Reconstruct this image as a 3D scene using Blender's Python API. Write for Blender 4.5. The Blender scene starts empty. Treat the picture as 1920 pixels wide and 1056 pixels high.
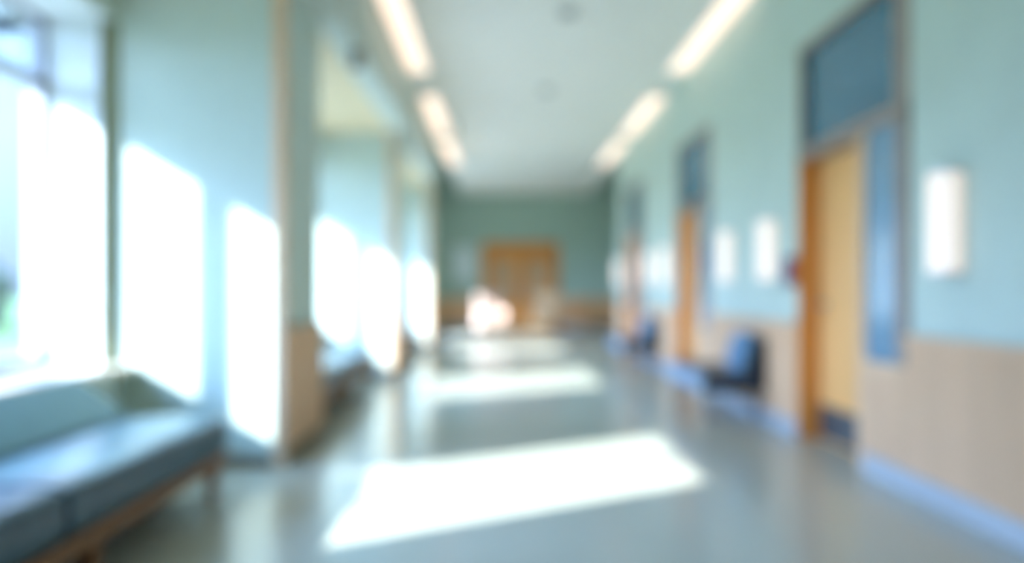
import bpy, bmesh, math, random
from mathutils import Vector
random.seed(4)
S = bpy.context.scene
COL = S.collection
PI = math.pi

# ------------------------------------------------------------------ materials
def lin(c):
    c /= 255.0
    return c/12.92 if c <= 0.04045 else ((c+0.055)/1.055)**2.4
def rgb(r, g, b): return (lin(r), lin(g), lin(b), 1.0)

def mat(name, col, rough=0.6, spec=0.5, noise=0.04, nscale=6.0, coat=0.0, metal=0.0, bump=0.0, stretch=None, col2=None, sheen=0.0):
    m = bpy.data.materials.new(name); m.use_nodes = True
    nt = m.node_tree; b = nt.nodes['Principled BSDF']
    b.inputs['Roughness'].default_value = rough
    b.inputs['Specular IOR Level'].default_value = spec
    b.inputs['Coat Weight'].default_value = coat
    b.inputs['Metallic'].default_value = metal
    if sheen: b.inputs['Sheen Weight'].default_value = sheen
    tc = nt.nodes.new('ShaderNodeTexCoord'); mp = nt.nodes.new('ShaderNodeMapping')
    if stretch: mp.inputs['Scale'].default_value = stretch
    n = nt.nodes.new('ShaderNodeTexNoise'); n.inputs['Scale'].default_value = nscale; n.inputs['Detail'].default_value = 4
    nt.links.new(tc.outputs['Object'], mp.inputs[0]); nt.links.new(mp.outputs[0], n.inputs['Vector'])
    r = nt.nodes.new('ShaderNodeValToRGB')
    c1 = rgb(*col)
    if col2: c2 = rgb(*col2)
    else: c2 = tuple(min(1, v*(1+noise*2)) for v in c1[:3])+(1,)
    if not col2: c1 = tuple(v*(1-noise*2) for v in c1[:3])+(1,)
    r.color_ramp.elements[0].color = c1; r.color_ramp.elements[1].color = c2
    r.color_ramp.elements[0].position = .3; r.color_ramp.elements[1].position = .7
    nt.links.new(n.outputs[0], r.inputs[0]); nt.links.new(r.outputs[0], b.inputs['Base Color'])
    if bump:
        bp = nt.nodes.new('ShaderNodeBump'); bp.inputs['Strength'].default_value = bump; bp.inputs['Distance'].default_value = .01
        nt.links.new(n.outputs[0], bp.inputs['Height']); nt.links.new(bp.outputs[0], b.inputs['Normal'])
    return m

def emis(name, col, strength):
    m = bpy.data.materials.new(name); m.use_nodes = True
    b = m.node_tree.nodes['Principled BSDF']
    b.inputs['Base Color'].default_value = rgb(*col)
    b.inputs['Emission Color'].default_value = rgb(*col)
    b.inputs['Emission Strength'].default_value = strength
    return m

def clear_glass(name, tint=(240, 248, 250)):
    m = bpy.data.materials.new(name); m.use_nodes = True
    nt = m.node_tree; nt.nodes.remove(nt.nodes['Principled BSDF'])
    out = nt.nodes['Material Output']
    t = nt.nodes.new('ShaderNodeBsdfTransparent'); t.inputs[0].default_value = rgb(*tint)
    g = nt.nodes.new('ShaderNodeBsdfGlossy'); g.inputs['Roughness'].default_value = .02
    lw = nt.nodes.new('ShaderNodeLayerWeight'); lw.inputs[0].default_value = .5
    f = nt.nodes.new('ShaderNodeMath'); f.operation = 'POWER'; f.inputs[1].default_value = 5
    nt.links.new(lw.outputs['Facing'], f.inputs[0])
    mx = nt.nodes.new('ShaderNodeMixShader')
    nt.links.new(f.outputs[0], mx.inputs[0]); nt.links.new(t.outputs[0], mx.inputs[1]); nt.links.new(g.outputs[0], mx.inputs[2])
    nt.links.new(mx.outputs[0], out.inputs[0])
    return m

M = {}
M['wall'] = mat('sage_paint', (202, 214, 204), .75, .3, .015, 3)
M['wall_end'] = mat('green_paint', (178, 196, 180), .75, .3, .015, 3)
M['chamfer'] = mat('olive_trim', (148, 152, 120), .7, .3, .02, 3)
M['white'] = mat('white_paint', (226, 228, 228), .6, .3, .01, 3)
M['ceil'] = mat('ceiling_paint', (246, 240, 230), .85, .2, .01, 2)
M['bulk'] = mat('bulkhead_paint', (206, 212, 202), .8, .2, .01, 2)
M['alceil'] = mat('cream_veneer', (226, 206, 168), .6, .3, .03, 5, stretch=(1, .1, 1))
M['floor'] = mat('vinyl_floor', (184, 184, 172), .24, .5, .012, 1.2, coat=.1)
M['wain'] = mat('pale_wood', (230, 190, 154), .55, .4, .03, 8, stretch=(1, 1, .08))
M['wain_end'] = mat('warm_pale_wood', (240, 188, 140), .55, .4, .03, 8, stretch=(1, 1, .08))
M['base'] = mat('blue_skirting_vinyl', (182, 186, 192), .5, .4, .01, 3)
M['basedark'] = mat('brown_skirting', (118, 104, 82), .6, .3, .03, 5)
M['sofa'] = mat('teal_vinyl', (42, 78, 96), .34, .5, .03, 9, bump=.05)
M['sofaback'] = mat('teal_fabric', (76, 120, 120), .6, .4, .03, 12, bump=.1, sheen=.2)
M['orangewood'] = mat('oak_rail', (150, 102, 66), .45, .4, .05, 7, stretch=(1, .1, 1))
M['sill'] = mat('sill_board', (208, 194, 174), .4, .4, .02, 5, stretch=(1, .1, 1))
M['frame'] = mat('grey_window_frame', (170, 170, 178), .4, .5, .01, 3)
M['canopy'] = mat('canopy_panel', (150, 158, 176), .7, .3, .02, 3)
M['door'] = mat('honey_oak', (238, 178, 112), .42, .4, .05, 5, stretch=(1, 1, .06))
M['doorframe'] = mat('oak_frame', (220, 142, 64), .45, .4, .05, 6, stretch=(1, 1, .06))
M['headframe'] = mat('grey_brown_frame', (156, 140, 130), .45, .4, .03, 6)
M['kick'] = mat('kick_plate_steel', (84, 90, 100), .35, .5, .02, 9, metal=.4)
M['metal'] = mat('brushed_steel', (150, 152, 160), .3, .5, .02, 9, metal=.9)
M['tglass'] = mat('teal_tinted_glass', (62, 118, 140), .07, .6, .01, 2)
M['sglass'] = mat('frosted_glass_reflection', (128, 158, 178), .12, .6, .01, 2)  # opaque pane; blue reflection of the opposite windows put into the base colour
M['navy'] = mat('navy_vinyl', (40, 52, 68), .4, .5, .03, 9)
M['bluefab'] = mat('light_blue_vinyl', (146, 168, 190), .5, .4, .03, 9)
M['cush'] = mat('blue_cushion', (104, 142, 176), .8, .3, .05, 14, bump=.15, sheen=.3)
M['sconce'] = emis('sconce_diffuser', (255, 236, 222), .25)
M['sconce_m'] = mat('sconce_metal', (205, 208, 210), .35, .5, .01, 5, metal=.3)
M['lamp'] = emis('linear_diffuser', (255, 228, 208), .48)
M['lampbody'] = mat('white_lamp_body', (228, 228, 224), .5, .4, .01, 5)
M['pink'] = mat('cream_pink_fabric', (200, 172, 158), .8, .3, .03, 12, bump=.1)
M['tan'] = mat('sand_fabric', (232, 192, 150), .8, .3, .03, 12, bump=.1)
M['darkwood'] = mat('dark_wood_leg', (96, 66, 44), .5, .4, .05, 8)
M['paper'] = mat('pale_paper', (228, 234, 232), .7, .3, .03, 4)
M['grey'] = mat('grey_plastic', (176, 174, 168), .5, .4, .01, 5)
M['darkblue'] = mat('blue_plastic', (70, 90, 150), .4, .5, .02, 5)
M['red'] = mat('red_plastic', (176, 70, 66), .4, .5, .02, 5)
M['grass'] = mat('lawn', (88, 112, 70), .95, .1, .2, 3, col2=(108, 128, 84))
M['pave'] = mat('paving', (168, 164, 152), .9, .2, .04, 2)
M['leaf'] = mat('hedge_leaves', (78, 86, 74), .8, .2, .2, 6, col2=(98, 108, 92))
M['bark'] = mat('bark', (96, 84, 70), .9, .1, .1, 6)
M['glass'] = clear_glass('window_glass')
M['dglass'] = mat('bronze_door_glass', (196, 156, 118), .08, .6, .02, 2)

# ------------------------------------------------------------------ mesh helpers
class MB:
    def __init__(s): s.bm = bmesh.new()
    def box(s, x0, x1, y0, y1, z0, z1):
        v = [s.bm.verts.new(p) for p in ((x0,y0,z0),(x1,y0,z0),(x1,y1,z0),(x0,y1,z0),(x0,y0,z1),(x1,y0,z1),(x1,y1,z1),(x0,y1,z1))]
        for f in ((0,3,2,1),(4,5,6,7),(0,1,5,4),(1,2,6,5),(2,3,7,6),(3,0,4,7)): s.bm.faces.new([v[i] for i in f])
        return s
    def prism(s, pts, a, b, axis='z'):
        # pts in the two other axes; z: (x,y)  y: (x,z)  x: (y,z)
        def P(p, t): return {'z': (p[0],p[1],t), 'y': (p[0],t,p[1]), 'x': (t,p[0],p[1])}[axis]
        A = [s.bm.verts.new(P(p, a)) for p in pts]; B = [s.bm.verts.new(P(p, b)) for p in pts]
        n = len(pts)
        s.bm.faces.new(A[::-1]); s.bm.faces.new(B)
        for i in range(n): s.bm.faces.new([A[i], A[(i+1)%n], B[(i+1)%n], B[i]])
        return s
    def lathe(s, prof, c=(0,0,0), n=28, axis='z'):
        rings = []
        for r, h in prof:
            ring = []
            for i in range(n):
                a = 2*PI*i/n; p = (r*math.cos(a), r*math.sin(a), h)
                if axis == 'y': p = (p[0], p[2], p[1])
                if axis == 'x': p = (p[2], p[0], p[1])
                ring.append(s.bm.verts.new((p[0]+c[0], p[1]+c[1], p[2]+c[2])))
            rings.append(ring)
        for a, b in zip(rings, rings[1:]):
            for i in range(n): s.bm.faces.new([a[i], a[(i+1)%n], b[(i+1)%n], b[i]])
        s.bm.faces.new(rings[0][::-1]); s.bm.faces.new(rings[-1])
        return s
    def build(s, name, m, parent=None, bevel=0.0, smooth=False, seg=3):
        bmesh.ops.recalc_face_normals(s.bm, faces=s.bm.faces)
        me = bpy.data.meshes.new(name); s.bm.to_mesh(me); s.bm.free()
        o = bpy.data.objects.new(name, me); COL.objects.link(o)
        me.materials.append(M[m])
        if smooth:
            for p in me.polygons: p.use_smooth = True
        if bevel:
            b = o.modifiers.new('bevel', 'BEVEL'); b.width = bevel; b.segments = seg; b.limit_method = 'ANGLE'; b.angle_limit = math.radians(40)
            for p in me.polygons: p.use_smooth = True
            w = o.modifiers.new('wn', 'WEIGHTED_NORMAL'); w.keep_sharp = True
        if parent: o.parent = parent
        return o

def struct(o, label=None, cat=None):
    o['kind'] = 'structure'
    if label: o['label'] = label
    if cat: o['category'] = cat
    return o
def thing(name, loc, label, cat, group=None):
    o = bpy.data.objects.new(name, None); COL.objects.link(o); o.location = loc
    o.empty_display_size = .1
    tag(o, label, cat, group); return o
def tag(o, label, cat, group=None):
    o['label'] = label; o['category'] = cat
    if group: o['group'] = group
    return o
def kids(o): return [c for c in list(bpy.data.objects) if c.parent == o]
def copy_tree(o, parent=None):
    ch = kids(o)
    c = o.copy(); COL.objects.link(c); c.parent = parent
    for k in ch: copy_tree(k, c)
    return c

# ------------------------------------------------------------------ dimensions (x right, y along the corridor, z up)
XR = 2.22           # right wall
XP = -1.38          # corridor end of the piers
XA = -2.40          # alcove window wall, inner plane
XG = -2.86          # glass plane
XO = -2.92          # outer face
HA = 3.07           # alcove ceiling / soffit
HC = 3.77           # corridor ceiling
YEND = 20.0
YL = 14.4           # lobby starts
PIERS = [(0.0, .9), (4.5, 5.4), (9.0, 9.9), (13.5, 14.4)]
ALC = [(-3.6, 0.0), (.9, 4.5), (5.4, 9.0), (9.9, 13.5)]

# ------------------------------------------------------------------ shell
struct(MB().box(-3.15, 6.0, -4.0, YEND+.2, -.2, 0).build('floor', 'floor'), 'glossy grey green vinyl corridor floor', 'floor')
struct(MB().box(-1.16, XR+.2, -4.0, YEND, HC, HC+.15).build('ceiling', 'ceil'), 'white corridor ceiling running to the end wall', 'ceiling')
# left bulkhead between alcoves and raised ceiling
struct(MB().box(-1.38, -1.16, -4.0, 12.6, HA, HC+.15).build('ceiling', 'bulk'), 'pale green ceiling bulkhead along the alcoves', 'ceiling')
for a, b in ALC:
    struct(MB().box(XO, -1.38, a, b, HA, HA+.12).build('ceiling', 'alceil'), 'cream ceiling panel inside a window alcove', 'ceiling')
for a, b in PIERS:
    struct(MB().box(XO, XP, a, b, 0, HA+.12 if b < 14 else 5.4).build('wall_left', 'wall'), {4.5: 'nearest pale green pier with two sunlit patches', 9.0: 'second pale green pier along the left side', 13.5: 'farthest pale green pier, where the lobby starts'}.get(a, 'pale green pier beside the camera'), 'wall')
# right wall, split around the doors
DOORS = [(3.92, 5.38), (7.67, 9.13), (11.42, 12.80)]
edges = [-4.0] + [v for d in DOORS for v in d] + [13.8]
for i in range(0, len(edges), 2):
    struct(MB().box(XR, XR+.5, edges[i], edges[i+1], 0, HC).build('wall_right', 'wall'), 'pale green corridor wall on the right', 'wall')
for a, b in DOORS:
    struct(MB().box(XR, XR+.5, a, b, 2.90, HC).build('wall_right', 'wall'), 'wall above a door transom', 'wall')
    struct(MB().box(XR+.34, XR+.5, a, b, 0, 2.90).build('wall_right', 'wall_end'), 'wall behind a door recess', 'wall')
struct(MB().box(-3.15, XR+.5, -4.2, -4.0, 0, HC+.15).build('wall_back', 'wall'), 'corridor wall behind the camera', 'wall')
# lobby
struct(MB().box(-3.4, 6.2, YEND, YEND+.2, 0, 5.5).build('wall_end', 'wall_end'), 'green end wall of the lobby', 'wall')
struct(MB().box(6.0, 6.2, 13.8, YEND, 0, 5.5).build('wall_lobby', 'wall_end'), 'green side wall of the lobby', 'wall')
struct(MB().box(XR+.5, 6.2, 13.6, 13.8, 0, 5.5).build('wall_lobby', 'wall_end'), 'near wall of the lobby', 'wall')
struct(MB().box(-3.4, 6.2, 12.4, YEND+.2, 5.4, 5.6).build('ceiling', 'bulk'), 'high ceiling above the lobby', 'ceiling')
struct(MB().box(-3.4, 6.2, 12.2, 12.6, HC+.15, 5.5).build('wall_lobby', 'wall_end'), 'wall above the corridor ceiling', 'wall')
struct(MB().box(-3.35, -3.15, 12.4, YEND, 2.9, 5.5).box(-3.35, -3.15, 12.6, 15.2, HA+.1, 2.9).build('wall_left', 'wall_end'), 'upper side wall of the lobby', 'wall')
struct(MB().box(6.0, 6.2, 12.4, 13.8, HC, 5.5).build('wall_lobby', 'wall_end'), 'upper side wall of the lobby', 'wall')
struct(MB().box(XR, XR+.15, 12.6, 13.8, HC+.15, 5.4).build('wall_right', 'wall_end'), 'upper wall over the corridor side', 'wall')

# ------------------------------------------------------------------ windows
def window(n, y0, y1, post=None, mulls=(), z1=2.78, hasjamb=True):
    """opening y0..y1 in the left wall, with solid wall around."""
    root = bpy.data.objects.new('window_%d' % n, None); COL.objects.link(root); root.location = (XG, (y0+y1)/2, .64)
    struct(root, {2: 'tall grey framed window above the nearest teal sofa', 3: 'tall window in the second alcove, behind the first pier',
                  4: 'tall window in the third alcove, behind the second pier'}.get(n, 'tall window in the lobby beyond the last pier'), 'window')
    inv = Vector((-XG, -(y0+y1)/2, -.64))
    def B(mb, name, m, **k):
        bmesh.ops.translate(mb.bm, verts=mb.bm.verts, vec=inv); return mb.build(name, m, root, **k)
    f = MB()
    for a, b in ((y0, y0+.05), (y1-.05, y1)): f.box(XG-.05, XG+.05, a, b, .64, z1)
    for y in mulls:
        hw = .035 if abs(y-mulls[-1]) > .01 else .018
        f.box(XG-.05, XG+.05, y-hw, y+hw, .64, z1)
    f.box(XG-.05, XG+.05, y0, y1, .64, .71); f.box(XG-.05, XG+.05, y0, y1, z1-.06, z1)
    f.box(XG-.06, XG+.06, y0, y1, 2.33, 2.40)
    B(f, 'window_frame', 'frame')
    B(MB().box(XG-.006, XG+.006, y0+.02, y1-.02, .66, z1-.02), 'window_pane', 'glass')
    return root

nwin = 0
for k, (a, b) in enumerate(ALC):
    nwin += 1
    y0, y1 = b-(2.64 if k < 2 else 2.95), b-.06
    if k == 0:
        struct(MB().box(XO, XA, a, b, 0, HA).build('wall_left', 'wall'), 'unseen wall beside the camera, left windowless for less light', 'wall'); continue  # unseen bay closed off to keep daylight from the foreground
    mulls = [b-.582, b-1.97] if k == 1 else [b-.582, b-1.0, b-1.97]
    window(nwin, y0, y1, mulls=mulls)
    w = MB().box(XO, XA, a, y0, 0, HA).box(XO, XA, y0, b, 0, .60).box(XO, XA, y0, b, 2.78, HA)
    struct(w.build('wall_left', 'wall'), 'window wall at the back of an alcove', 'wall')
    if k == 1:
        struct(MB().box(XO, XG+.05, b-1.20, b-.82, .64, 2.78).build('wall_left', 'white'), 'wide post between two window panes', 'wall')
    # far chamfer between reveal and pier
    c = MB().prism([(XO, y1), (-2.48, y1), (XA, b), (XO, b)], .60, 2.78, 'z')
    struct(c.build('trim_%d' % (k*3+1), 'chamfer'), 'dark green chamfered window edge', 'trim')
    r = MB().box(XG, -2.481, y1-.012, y1, .64, 2.78).box(XO, XA, y0, y0+.012, .64, 2.78).box(XO, XA, y0+.012, y1-.012, 2.768, 2.78)
    struct(r.build('trim_%d' % (k*3+2), 'white'), 'white window reveal', 'trim')
    s = MB().box(-3.17, -2.30, y0+.012, b-.012, .60, .64) if 0 else MB().prism([(XO-.03, y0), (-2.30, y0), (-2.30, b), (XA, b), (-2.48, y1), (XO-.03, y1)], .60, .64, 'z')
    struct(s.build('trim_%d' % (k*3+3), 'sill'), 'pale wooden window sill board', 'trim')
# lobby window, directly behind the last pier
nwin += 1
window(nwin, 14.6, 17.6, mulls=[16.0, 16.8])
struct(MB().box(XO, XA, YL, 14.6, 0, HA).box(XO, XA, 17.6, YEND, 0, HA).box(XO, XA, 14.6, 17.6, 0, .64).box(XO, XA, 14.6, 17.6, 2.78, HA)
       .build('wall_left', 'wall_end'), 'lobby window wall', 'wall')

# exterior canopies over the windows
for a, b in ALC[1:] + [(14.4, 20.0)]:
    c = MB().box(-3.97, XO, a-.6, b+.6, 2.93, 3.03)
    struct(c.build('trim_20', 'canopy'), 'canopy outside above a window', 'canopy')

# baseboards, corner guards and wainscot
def reeds(mb, axis, pos, a, b, z0, z1, depth, pitch=.03):
    """vertical half-round reeds on a backing; axis 'y' : runs along y at x=pos, sticking towards -x."""
    n = max(1, int(round((b-a)/pitch))); p = (b-a)/n
    for i in range(n):
        c = a+(i+.5)*p; r = p*.42
        pts = [(c+r*math.cos(t), -r*math.sin(t)) for t in (0, PI/4, PI/2, 3*PI/4, PI)]
        if axis == 'y': q = [(pos+v*depth/r, u) for u, v in pts]
        elif axis == 'y+': q = [(pos-v*depth/r, u) for u, v in pts]
        else: q = [(u, pos+v*depth/r) for u, v in pts]
        mb.prism(q, z0, z1, 'z')
HW = .86
segs = [(-4.0, DOORS[0][0]), (DOORS[0][1], DOORS[1][0]), (DOORS[1][1], DOORS[2][0]), (DOORS[2][1], 13.8)]
for a, b in segs:
    m = MB().box(XR-.025, XR, a, b, .12, HW); m2 = m
    reeds(m, 'y', XR-.025, a, b, .125, HW-.03, .010)
    m.box(XR-.045, XR, a, b, HW-.03, HW)
    struct(m.build('wainscot_right', 'wain'), 'pale reeded wood wainscot along the right wall', 'wainscot')
    struct(MB().box(XR-.03, XR, a, b, 0, .12).build('baseboard_right', 'base', bevel=.006), 'light blue skirting on the right wall', 'baseboard')
for a, b in PIERS:
    m = MB().box(XP, XP+.03, a+.07, b, .10, HW)
    reeds(m, 'y+', XP+.03, a+.07, b, .105, HW-.03, .010)
    m.box(XP, XP+.05, a+.07, b, HW-.03, HW)
    struct(m.build('wainscot_left', 'wain'), {4.5: 'pale wood wainscot on the end of the nearest pier', 9.0: 'pale wood wainscot on the end of the second pier', 13.5: 'pale wood wainscot on the end of the farthest pier'}.get(a, 'pale wood wainscot beside the camera'), 'wainscot')
    struct(MB().box(XP, XP+.02, a+.07, b, 0, .10).box(XA, XP-.06, a-.015, a, 0, .07).build('baseboard_left', 'basedark'), 'brown skirting around a pier', 'baseboard')
    g = MB().box(XP-.055, XP+.012, a-.012, a, 0, HA).box(XP, XP+.012, a, a+.07, 0, HA)
    struct(g.build('trim_30', 'wain'), 'pale wood corner strip on a pier', 'trim')
m = MB().box(-2.4, 6.0, YEND-.025, YEND, .13, .90)
reeds(m, 'x', YEND-.025, -2.4, 6.0, .135, .87, .010, .05)
struct(m.build('wainscot_end', 'wain_end'), 'warm wood wainscot on the end wall', 'wainscot')
struct(MB().box(-2.4, 6.0, YEND-.03, YEND, 0, .13).build('baseboard_end', 'base'), 'grey blue skirting on the end wall', 'baseboard')

# ------------------------------------------------------------------ right-hand doors
def door(n, a, b):
    """near frame edge a, far frame edge b; sidelight on the near side, leaf on the far side."""
    root = bpy.data.objects.new('door_%d' % n, None); COL.objects.link(root); root.location = (XR, a, 0)
    struct(root, ['nearest', 'middle', 'farthest'][n-1]+' honey wood door with sidelight and tall transom in the right wall', 'door')
    L = b-a; D = .12
    m = MB()
    m.box(-.02, .30, 0, .12, .68, 2.12)                    # near post above wainscot
    m.box(-.025, .30, 0, L, 2.06, 2.14)                     # head bar
    m.box(-.005, .30, 0, .17, 2.14, 2.90).box(-.015, .30, L-.05, L, 2.14, 2.90).box(-.015, .30, .17, L-.05, 2.85, 2.90)
    m.build('door_frame', 'headframe', root, bevel=.004)
    m = MB().box(-.02, .30, L-.05, L, 0, 2.06)
    m.build('door_jamb', 'doorframe', root, bevel=.004)
    MB().box(-.02, .30, .47, .55, 0, 2.06).build('door_mullion', 'wain', root, bevel=.004)
    leaf = MB().box(D, D+.045, .555, L-.055, .01, 2.055).build('door_leaf', 'door', root, bevel=.004)
    MB().box(D-.004, D, .57, L-.07, .03, .27).build('kick_plate', 'kick', leaf)
    h = MB().lathe([(.026, 0), (.026, -.012), (.01, -.014), (.01, -.055), (.0095, -.06)], (D, L-.15, 1.0), 20, 'x')
    h.box(D-.066, D-.05, L-.27, L-.14, .99, 1.01)
    h.build('door_handle', 'metal', leaf)
    MB().box(.04, .052, .17, L-.05, 2.14, 2.85).build('transom_pane', 'tglass', root)
    MB().box(.0, .012, .12, .47, .68, 2.06).build('sidelight_pane', 'sglass', root)
    w = MB().box(-.025, .05, 0.0, .47, .12, .64)
    reeds(w, 'y', -.025, 0.0, .47, .125, .61, .010)
    w.box(-.04, .05, 0, .47, .61, .68)
    w.build('sidelight_panel', 'wain', root)
    MB().box(-.03, .05, 0, .47, 0, .12).build('skirting', 'base', root)
    return root
for i, (a, b) in enumerate(DOORS): door(i+1, a, b)

# ------------------------------------------------------------------ end double door
root = bpy.data.objects.new('door_4', None); COL.objects.link(root); root.location = (.48, YEND-.03, 0)
struct(root, 'orange wood double door with glass panels at the corridor end', 'door')
MB().box(-1.05, -.95, -.05, .03, 0, 2.43).box(.95, 1.05, -.05, .03, 0, 2.43).box(-.95, .95, -.05, .03, 2.08, 2.43).build('door_frame', 'doorframe', root, bevel=.005)
for s in (-1, 1):
    x0, x1 = (-.95, -.005) if s < 0 else (.005, .95)
    l = MB().box(x0, x0+.13, -.04, .0, .01, 2.08).box(x1-.13, x1, -.04, 0, .01, 2.08).box(x0+.13, x1-.13, -.04, 0, .01, .75).box(x0+.13, x1-.13, -.04, 0, 1.95, 2.08)
    l = l.build('door_leaf', 'doorframe', root)
    MB().box(x0+.13, x1-.13, -.025, -.015, .75, 1.95).build('door_glass', 'dglass', l)
    hx = -.09 if s < 0 else .09
    MB().box(hx-.015, hx+.015, -.09, -.07, .9, 1.25).box(hx-.015, hx+.015, -.075, -.04, .9, .93).box(hx-.015, hx+.015, -.075, -.04, 1.22, 1.25).build('door_handle', 'metal', l)

# ------------------------------------------------------------------ window sofas
def make_sofa():
    r = thing('window_sofa', (-1.5, 0, 0), '', 'sofa', 'teal sofas built in under the alcove windows')
    L0, L1 = -2.85, 0.0
    pl = MB().box(-.62, -.25, L0+.1, L1-.1, 0, .17).build('shadow_block', 'navy', r)  # dark block added to stand for the shadow under the sofa
    MB().box(-.70, .015, L0, L1, .17, .235).build('rail', 'orangewood', r, bevel=.012)
    for y in (L0+.10, (L0+L1)/2+.2, L1-.10):
        MB().prism([(-.05, .17), (.01, .17), (-.01, 0), (-.045, 0)], y-.025, y+.025, 'y').build('leg', 'orangewood', r)
    n = 2
    for i in range(n):
        y0 = L0+(L1-L0)*i/n+.004; y1 = L0+(L1-L0)*(i+1)/n-.004
        # rounded seat cushion
        c = MB().prism([(-.66, .24), (.0, .24), (.022, .27), (.022, .385), (.0, .415), (-.06, .43), (-.30, .432), (-.66, .415)], y0, y1, 'y')
        c.build('seat_cushion', 'sofa', r, bevel=.02)
        b = MB().prism([(-.88, .235), (-.52, .40), (-.50, .43), (-.755, .615), (-.80, .63), (-.88, .62)], y0, y1, 'y')
        b.build('back_cushion', 'sofaback', r, bevel=.022)
    return r
sofa = make_sofa()
sl = ['nearest teal sofa under the big window at the left edge of the picture',
      'middle teal sofa in the second window alcove on the left',
      'farthest teal sofa in the third window alcove, close to the lobby']
for i, (a, b) in enumerate(ALC[1:]):
    o = sofa if i == 0 else copy_tree(sofa)
    o.location = (-1.5, b-.62, 0); o['label'] = sl[i]

# ------------------------------------------------------------------ wall benches with cushions
def make_bench():
    r = thing('wall_bench', (XR-.03, 0, 0), '', 'bench', 'navy benches along the right wall')
    # x: 0 at the wall, -.53 at the front; y: 0 near end .. 1.2 far end
    MB().box(-.52, -.01, 0, 1.2, .26, .40).build('seat', 'navy', r, bevel=.02)
    MB().box(-.545, -.522, .02, 1.2, .245, .405).build('front_panel', 'bluefab', r, bevel=.008)
    MB().prism([(-.11, .40), (-.01, .40), (-.01, .71), (-.06, .71)], 0, .46, 'y').build('backrest', 'navy', r, bevel=.015)
    for x in (-.48, -.08):
        for y in (.05, 1.13):
            MB().box(x-.02, x+.02, y-.02, y+.02, 0, .26).build('leg', 'metal', r)
    return r
bench = make_bench(); bench.location = (XR-.03, 5.95, 0)
bench['label'] = 'near navy bench by the right wall between the first and second doors'
b2 = copy_tree(bench); b2.location = (XR-.03, 9.95, 0)
b2['label'] = 'far navy bench by the right wall between the second and third doors'

def cushion_mesh():
    bm = bmesh.new(); n = 14; w = .36
    top = {}
    for side in (1, -1):
        for i in range(n+1):
            for j in range(n+1):
                u = i/n*2-1; v = j/n*2-1
                e = (1-abs(u)**3.0)*(1-abs(v)**3.0)
                pinch = 1-.10*(abs(u)**2)*(1-abs(v)) - .0
                pinch2 = 1-.10*(abs(v)**2)*(1-abs(u))
                if side == -1 and (i in (0, n) or j in (0, n)): continue
                top[(side, i, j)] = bm.verts.new((side*.075*max(0, e)**.5, u*w/2*pinch2, v*w/2*pinch+w/2))
    def g(s_, i, j): return top.get((s_, i, j)) or top[(1, i, j)]
    for side in (1, -1):
        for i in range(n):
            for j in range(n):
                q = [g(side, i, j), g(side, i+1, j), g(side, i+1, j+1), g(side, i, j+1)]
                bm.faces.new(q if side == 1 else q[::-1])
    m = MB(); m.bm.free(); m.bm = bm
    return m
c1 = cushion_mesh().build('cushion', 'cush', smooth=True)
c1.location = (XR-.25, 6.12, .408); c1.rotation_euler = (0, math.radians(14), 0)
tag(c1, 'light blue square cushion on the near wall bench', 'cushion', 'blue cushions on the wall benches')
c2 = c1.copy(); COL.objects.link(c2); c2.location = (XR-.25, 10.12, .408)
c2['label'] = 'light blue square cushion on the far wall bench'

# ------------------------------------------------------------------ sconces
def make_sconce():
    r = thing('wall_sconce', (XR, 0, 1.42), '', 'wall light', 'glowing wall sconces on the right wall')
    MB().box(-.02, 0, -.07, .07, -.22, .22).build('backplate', 'sconce_m', r, bevel=.005)
    pts = [(-.02, -.10)] + [(-.02-.10*math.sin(t), -.10*math.cos(t)) for t in [PI*k/12 for k in range(1, 12)]] + [(-.02, .10)]
    MB().prism(pts, -.24, .24, 'z').build('shade', 'sconce', r, bevel=.004)
    for z in (.24, -.255): MB().prism([(p[0]*1.04+.0008, p[1]*1.05) for p in pts], z, z+.015, 'z').build('end_cap', 'sconce_m', r)
    return r
sc = make_sconce()
sp = [(3.54, 'large glowing wall sconce nearest the right edge of the picture'),
      (5.92, 'glowing wall sconce just beyond the nearest door, above the near bench end'),
      (7.02, 'glowing wall sconce just before the middle door, above the near bench'),
      (9.67, 'glowing wall sconce just beyond the middle door'),
      (10.9, 'glowing wall sconce just before the farthest door'),
      (13.45, 'glowing wall sconce at the far end of the right wall')]
for i, (y, l) in enumerate(sp):
    o = sc if i == 0 else copy_tree(sc)
    o.location = (XR, y, 1.43); o['label'] = l

# ------------------------------------------------------------------ linear ceiling lights
def make_linear(L):
    r = thing('linear_ceiling_light', (0, 0, HC), '', 'ceiling light', 'linear lights along the ceiling edges')
    MB().box(-.13, .13, -L/2, L/2, -.05, 0).build('housing', 'lampbody', r, bevel=.004)
    MB().box(-.115, .115, -L/2+.02, L/2-.02, -.065, -.05).build('diffuser', 'lamp', r, bevel=.004)
    return r
lin0 = make_linear(2.4)
lp = [(-1.0, 7.4, 'linear light at the left ceiling edge, nearest in view'),
      (-1.0, 10.9, 'linear light at the left ceiling edge, second in view'),
      (-1.0, 13.8, 'linear light at the left ceiling edge, farthest from the camera'),
      (XR-.14, 7.4, 'linear light at the right ceiling edge above the middle door, nearest in view'),
      (XR-.14, 10.9, 'linear light at the right ceiling edge, second in view'),
      (XR-.14, 13.8, 'linear light at the right ceiling edge, farthest from the camera')]
for i, (x, y, l) in enumerate(lp):
    o = lin0 if i == 0 else copy_tree(lin0)
    o.location = (x, y, HC); o['label'] = l

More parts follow.
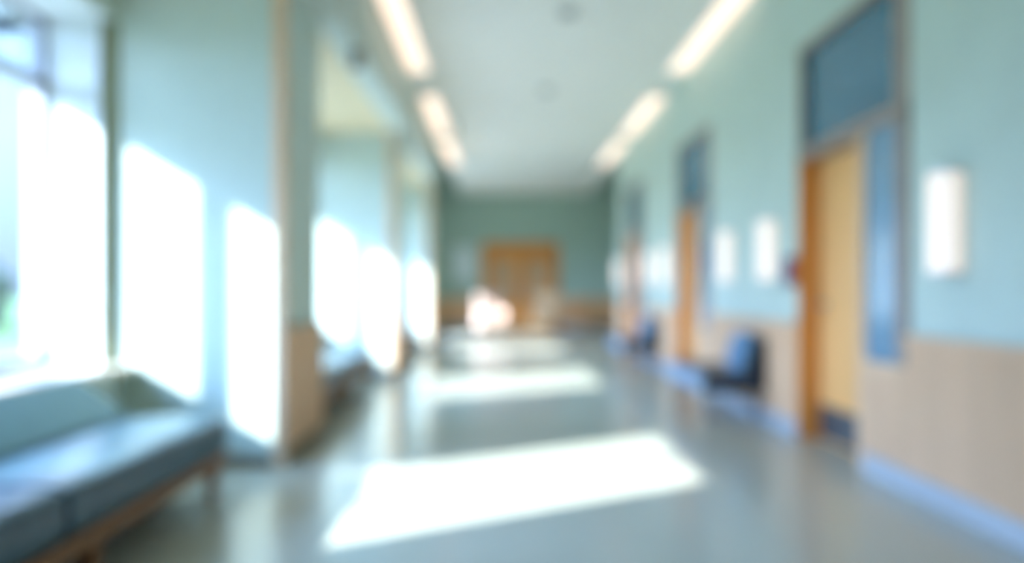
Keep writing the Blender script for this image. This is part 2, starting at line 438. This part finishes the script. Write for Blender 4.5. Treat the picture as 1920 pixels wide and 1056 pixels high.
# ------------------------------------------------------------------ smoke detectors and alcove downlight
def detector(x, y, label):
    r = thing('smoke_detector', (x, y, HC), label, 'smoke detector', 'ceiling smoke detectors')
    MB().lathe([(.085, 0), (.085, -.02), (.075, -.03)], n=32).build('base', 'grey', r)
    MB().lathe([(.055, -.03), (.058, -.045), (.04, -.06), (.015, -.064)], n=32).build('sensor', 'grey', r)
detector(.62, 6.88, 'round smoke detector on the ceiling, nearer of the two')
detector(.58, 9.54, 'round smoke detector on the ceiling, farther of the two')
r = thing('ceiling_spotlight', (-1.2, 5.9, HA), 'small brown spotlight under the left bulkhead beyond the first pier', 'spotlight')
MB().lathe([(.05, 0), (.05, -.012), (.02, -.014)], n=24).build('base', 'darkwood', r)
MB().lathe([(.04, -.014), (.045, -.10), (.05, -.14), (.035, -.141)], n=24).build('lamp_head', 'darkwood', r)

# ------------------------------------------------------------------ wall fittings
r = thing('wall_dispenser', (XR, 5.44, 1.12), 'small blue and red wall dispenser beside the nearest door', 'dispenser')
MB().box(-.07, 0, 0, .09, .03, .24).build('body', 'darkblue', r, bevel=.012)
MB().box(-.06, 0, -.03, 0, .03, .22).build('side_cover', 'red', r, bevel=.01)
MB().box(-.06, -.02, .02, .07, 0, .03).build('spout', 'grey', r, bevel=.006)
tag(MB().box(XR-.035, XR-.027, 7.71, 7.90, 1.30, 1.56).build('notice_board', 'darkblue', bevel=.002), 'small blue notice on the frame of the middle door', 'sign')
r = thing('wall_poster', (-1.08, YEND, 1.35), 'pale framed poster on the green end wall left of the double door', 'poster')
MB().box(-.32, .32, -.03, 0, 0, 1.0).build('frame', 'grey', r, bevel=.004)
MB().box(-.29, .29, -.034, -.03, .03, .97).build('print', 'paper', r)

# ------------------------------------------------------------------ armchairs in the lobby
def armchair(name, x, y, rz, m, label):
    r = thing(name, (x, y, 0), label, 'armchair'); r.rotation_euler = (0, 0, rz); r.scale = (1.0, 1.0, 1.06)
    # faces -y
    MB().box(-.25, .25, -.33, .22, .24, .44).build('seat', m, r, bevel=.04)
    pts = [(.14, .26), (.30, .26), (.38, .98), (.27, 1.0)]
    MB().prism([(p[0], p[1]) for p in pts], -.29, .29, 'x').build('backrest', m, r, bevel=.045)
    for s in (-1, 1):
        MB().box(*(sorted((s*.24, s*.33))), -.32, .26, .22, .62).build('armrest', m, r, bevel=.035)
        for yy in (-.27, .22):
            MB().lathe([(.014, 0), (.022, .24)], (s*.25, yy, 0), 14).build('leg', 'darkwood', r)
armchair('armchair', -.28, 16.9, .25, 'pink', 'cream pink armchair in sunlight left of the end double door')
armchair('armchair', 1.10, 18.7, -.3, 'tan', 'sand coloured armchair right of the end double door')

# ------------------------------------------------------------------ outside
struct(MB().box(-70, XO, -40, 90, -.3, -.1).build('ground', 'grass'), 'lawn outside the windows', 'ground')
struct(MB().box(-6.5, XO, -20, 30, -.1, -.05).build('ground', 'pave'), 'paved strip outside the windows', 'ground')
def shrub(name, x, y, h, w, label, seed):
    rr = random.Random(seed); bm = bmesh.new()
    for k in range(26):
        a = rr.uniform(0, 2*PI); d = rr.uniform(0, w*.5); z = rr.uniform(.25, .85)*h
        rad = rr.uniform(.22, .38)*min(w, h)*.75
        res = bmesh.ops.create_icosphere(bm, subdivisions=2, radius=rad)
        for v in res['verts']:
            v.co *= 1+rr.uniform(-.16, .16); v.co.x += math.cos(a)*d; v.co.y += math.sin(a)*d; v.co.z = max(.0, v.co.z+z)
    m = MB(); m.bm.free(); m.bm = bm
    r = thing(name, (x, y, -.1), label, 'shrub', 'shrubs outside the left window')
    m.build('foliage', 'leaf', r)
    MB().lathe([(.10, 0), (.07, h*.5)], n=10).build('stem', 'bark', r)
shrub('garden_shrub', -14.2, 19.0, 1.9, 1.8, 'green shrub outside, seen at the left edge of the window', 1)
shrub('garden_shrub', -17.2, 22.6, 2.1, 2.2, 'taller green shrub outside, left of the first shrub', 2)
shrub('garden_shrub', -18.5, 17.6, 1.8, 2.0, 'round green shrub outside, farthest left on the lawn', 3)

# ------------------------------------------------------------------ light
w = bpy.data.worlds.new('sky'); S.world = w; w.use_nodes = True
nt = w.node_tree; bg = nt.nodes['Background']
tc = nt.nodes.new('ShaderNodeTexCoord'); sx = nt.nodes.new('ShaderNodeSeparateXYZ'); rp = nt.nodes.new('ShaderNodeValToRGB')
nt.links.new(tc.outputs['Generated'], sx.inputs[0]); nt.links.new(sx.outputs[2], rp.inputs[0]); nt.links.new(rp.outputs[0], bg.inputs[0])
e = rp.color_ramp.elements; e[0].position = 0; e[0].color = rgb(196, 219, 250); e[1].position = .6; e[1].color = rgb(130, 178, 235)
n = rp.color_ramp.elements.new(.22); n.color = rgb(174, 200, 250)
# sky brightness rises towards the sun, as in a hazy sky
dt = nt.nodes.new('ShaderNodeVectorMath'); dt.operation = 'DOT_PRODUCT'
sd = Vector((-1, -.55, .57)).normalized(); dt.inputs[1].default_value = sd
nt.links.new(tc.outputs['Generated'], dt.inputs[0])
mxn = nt.nodes.new('ShaderNodeMath'); mxn.operation = 'MAXIMUM'; mxn.inputs[1].default_value = 0
pw = nt.nodes.new('ShaderNodeMath'); pw.operation = 'POWER'; pw.inputs[1].default_value = 3.0
ma = nt.nodes.new('ShaderNodeMath'); ma.operation = 'MULTIPLY_ADD'; ma.inputs[1].default_value = 16.0; ma.inputs[2].default_value = .9
nt.links.new(dt.outputs['Value'], mxn.inputs[0]); nt.links.new(mxn.outputs[0], pw.inputs[0]); nt.links.new(pw.outputs[0], ma.inputs[0])
mr = nt.nodes.new('ShaderNodeMapRange'); mr.inputs['From Min'].default_value = 0; mr.inputs['From Max'].default_value = .30
mr.inputs['To Min'].default_value = .5; mr.inputs['To Max'].default_value = 1.35
nt.links.new(sx.outputs[2], mr.inputs['Value'])
ml = nt.nodes.new('ShaderNodeMath'); ml.operation = 'MULTIPLY'
nt.links.new(ma.outputs[0], ml.inputs[0]); nt.links.new(mr.outputs['Result'], ml.inputs[1])
nt.links.new(ml.outputs[0], bg.inputs[1])
sun = bpy.data.lights.new('sun', 'SUN'); sun.energy = 11.5; sun.angle = math.radians(.8); sun.color = (1, .955, .92)
so = bpy.data.objects.new('sun', sun); COL.objects.link(so)
d = Vector((1, .55, -.57)); so.rotation_euler = d.to_track_quat('-Z', 'Y').to_euler()
# daylight portals in the window openings
for a, b in ALC[1:] + [(15.2, 17.7)]:
    pl = bpy.data.lights.new('window_portal', 'AREA'); pl.shape = 'RECTANGLE'; pl.size = 2.06; pl.size_y = 2.5
    try: pl.cycles.is_portal = True
    except Exception: pass
    po = bpy.data.objects.new('window_portal', pl); COL.objects.link(po); po.location = (XG-.12, b-1.32, 1.72)
    po.rotation_euler = (0, -PI/2, 0)

# ------------------------------------------------------------------ camera
cam = bpy.data.cameras.new('camera'); co = bpy.data.objects.new('camera', cam); COL.objects.link(co)
co.location = (0, 0, 1.1); co.rotation_euler = (PI/2, 0, 0)
cam.sensor_width = 36; cam.lens = 36*1350/1920
cam.shift_x = 17/1920; cam.shift_y = 17/1920
cam.clip_start = .02; cam.clip_end = 300
cam.dof.use_dof = True; cam.dof.focus_distance = .55
AP = 46/1350/(1/.55-1/7)
cam.dof.aperture_fstop = (cam.lens/1000)/AP
S.camera = co
vs = S.view_settings; vs.view_transform = 'Standard'; vs.look = 'None'; vs.gamma = 1; vs.exposure = 1.22; vs.use_curve_mapping = False
cy = S.cycles
cy.use_denoising = True; cy.max_bounces = 10; cy.diffuse_bounces = 6; cy.transparent_max_bounces = 12
cy.sample_clamp_indirect = 6
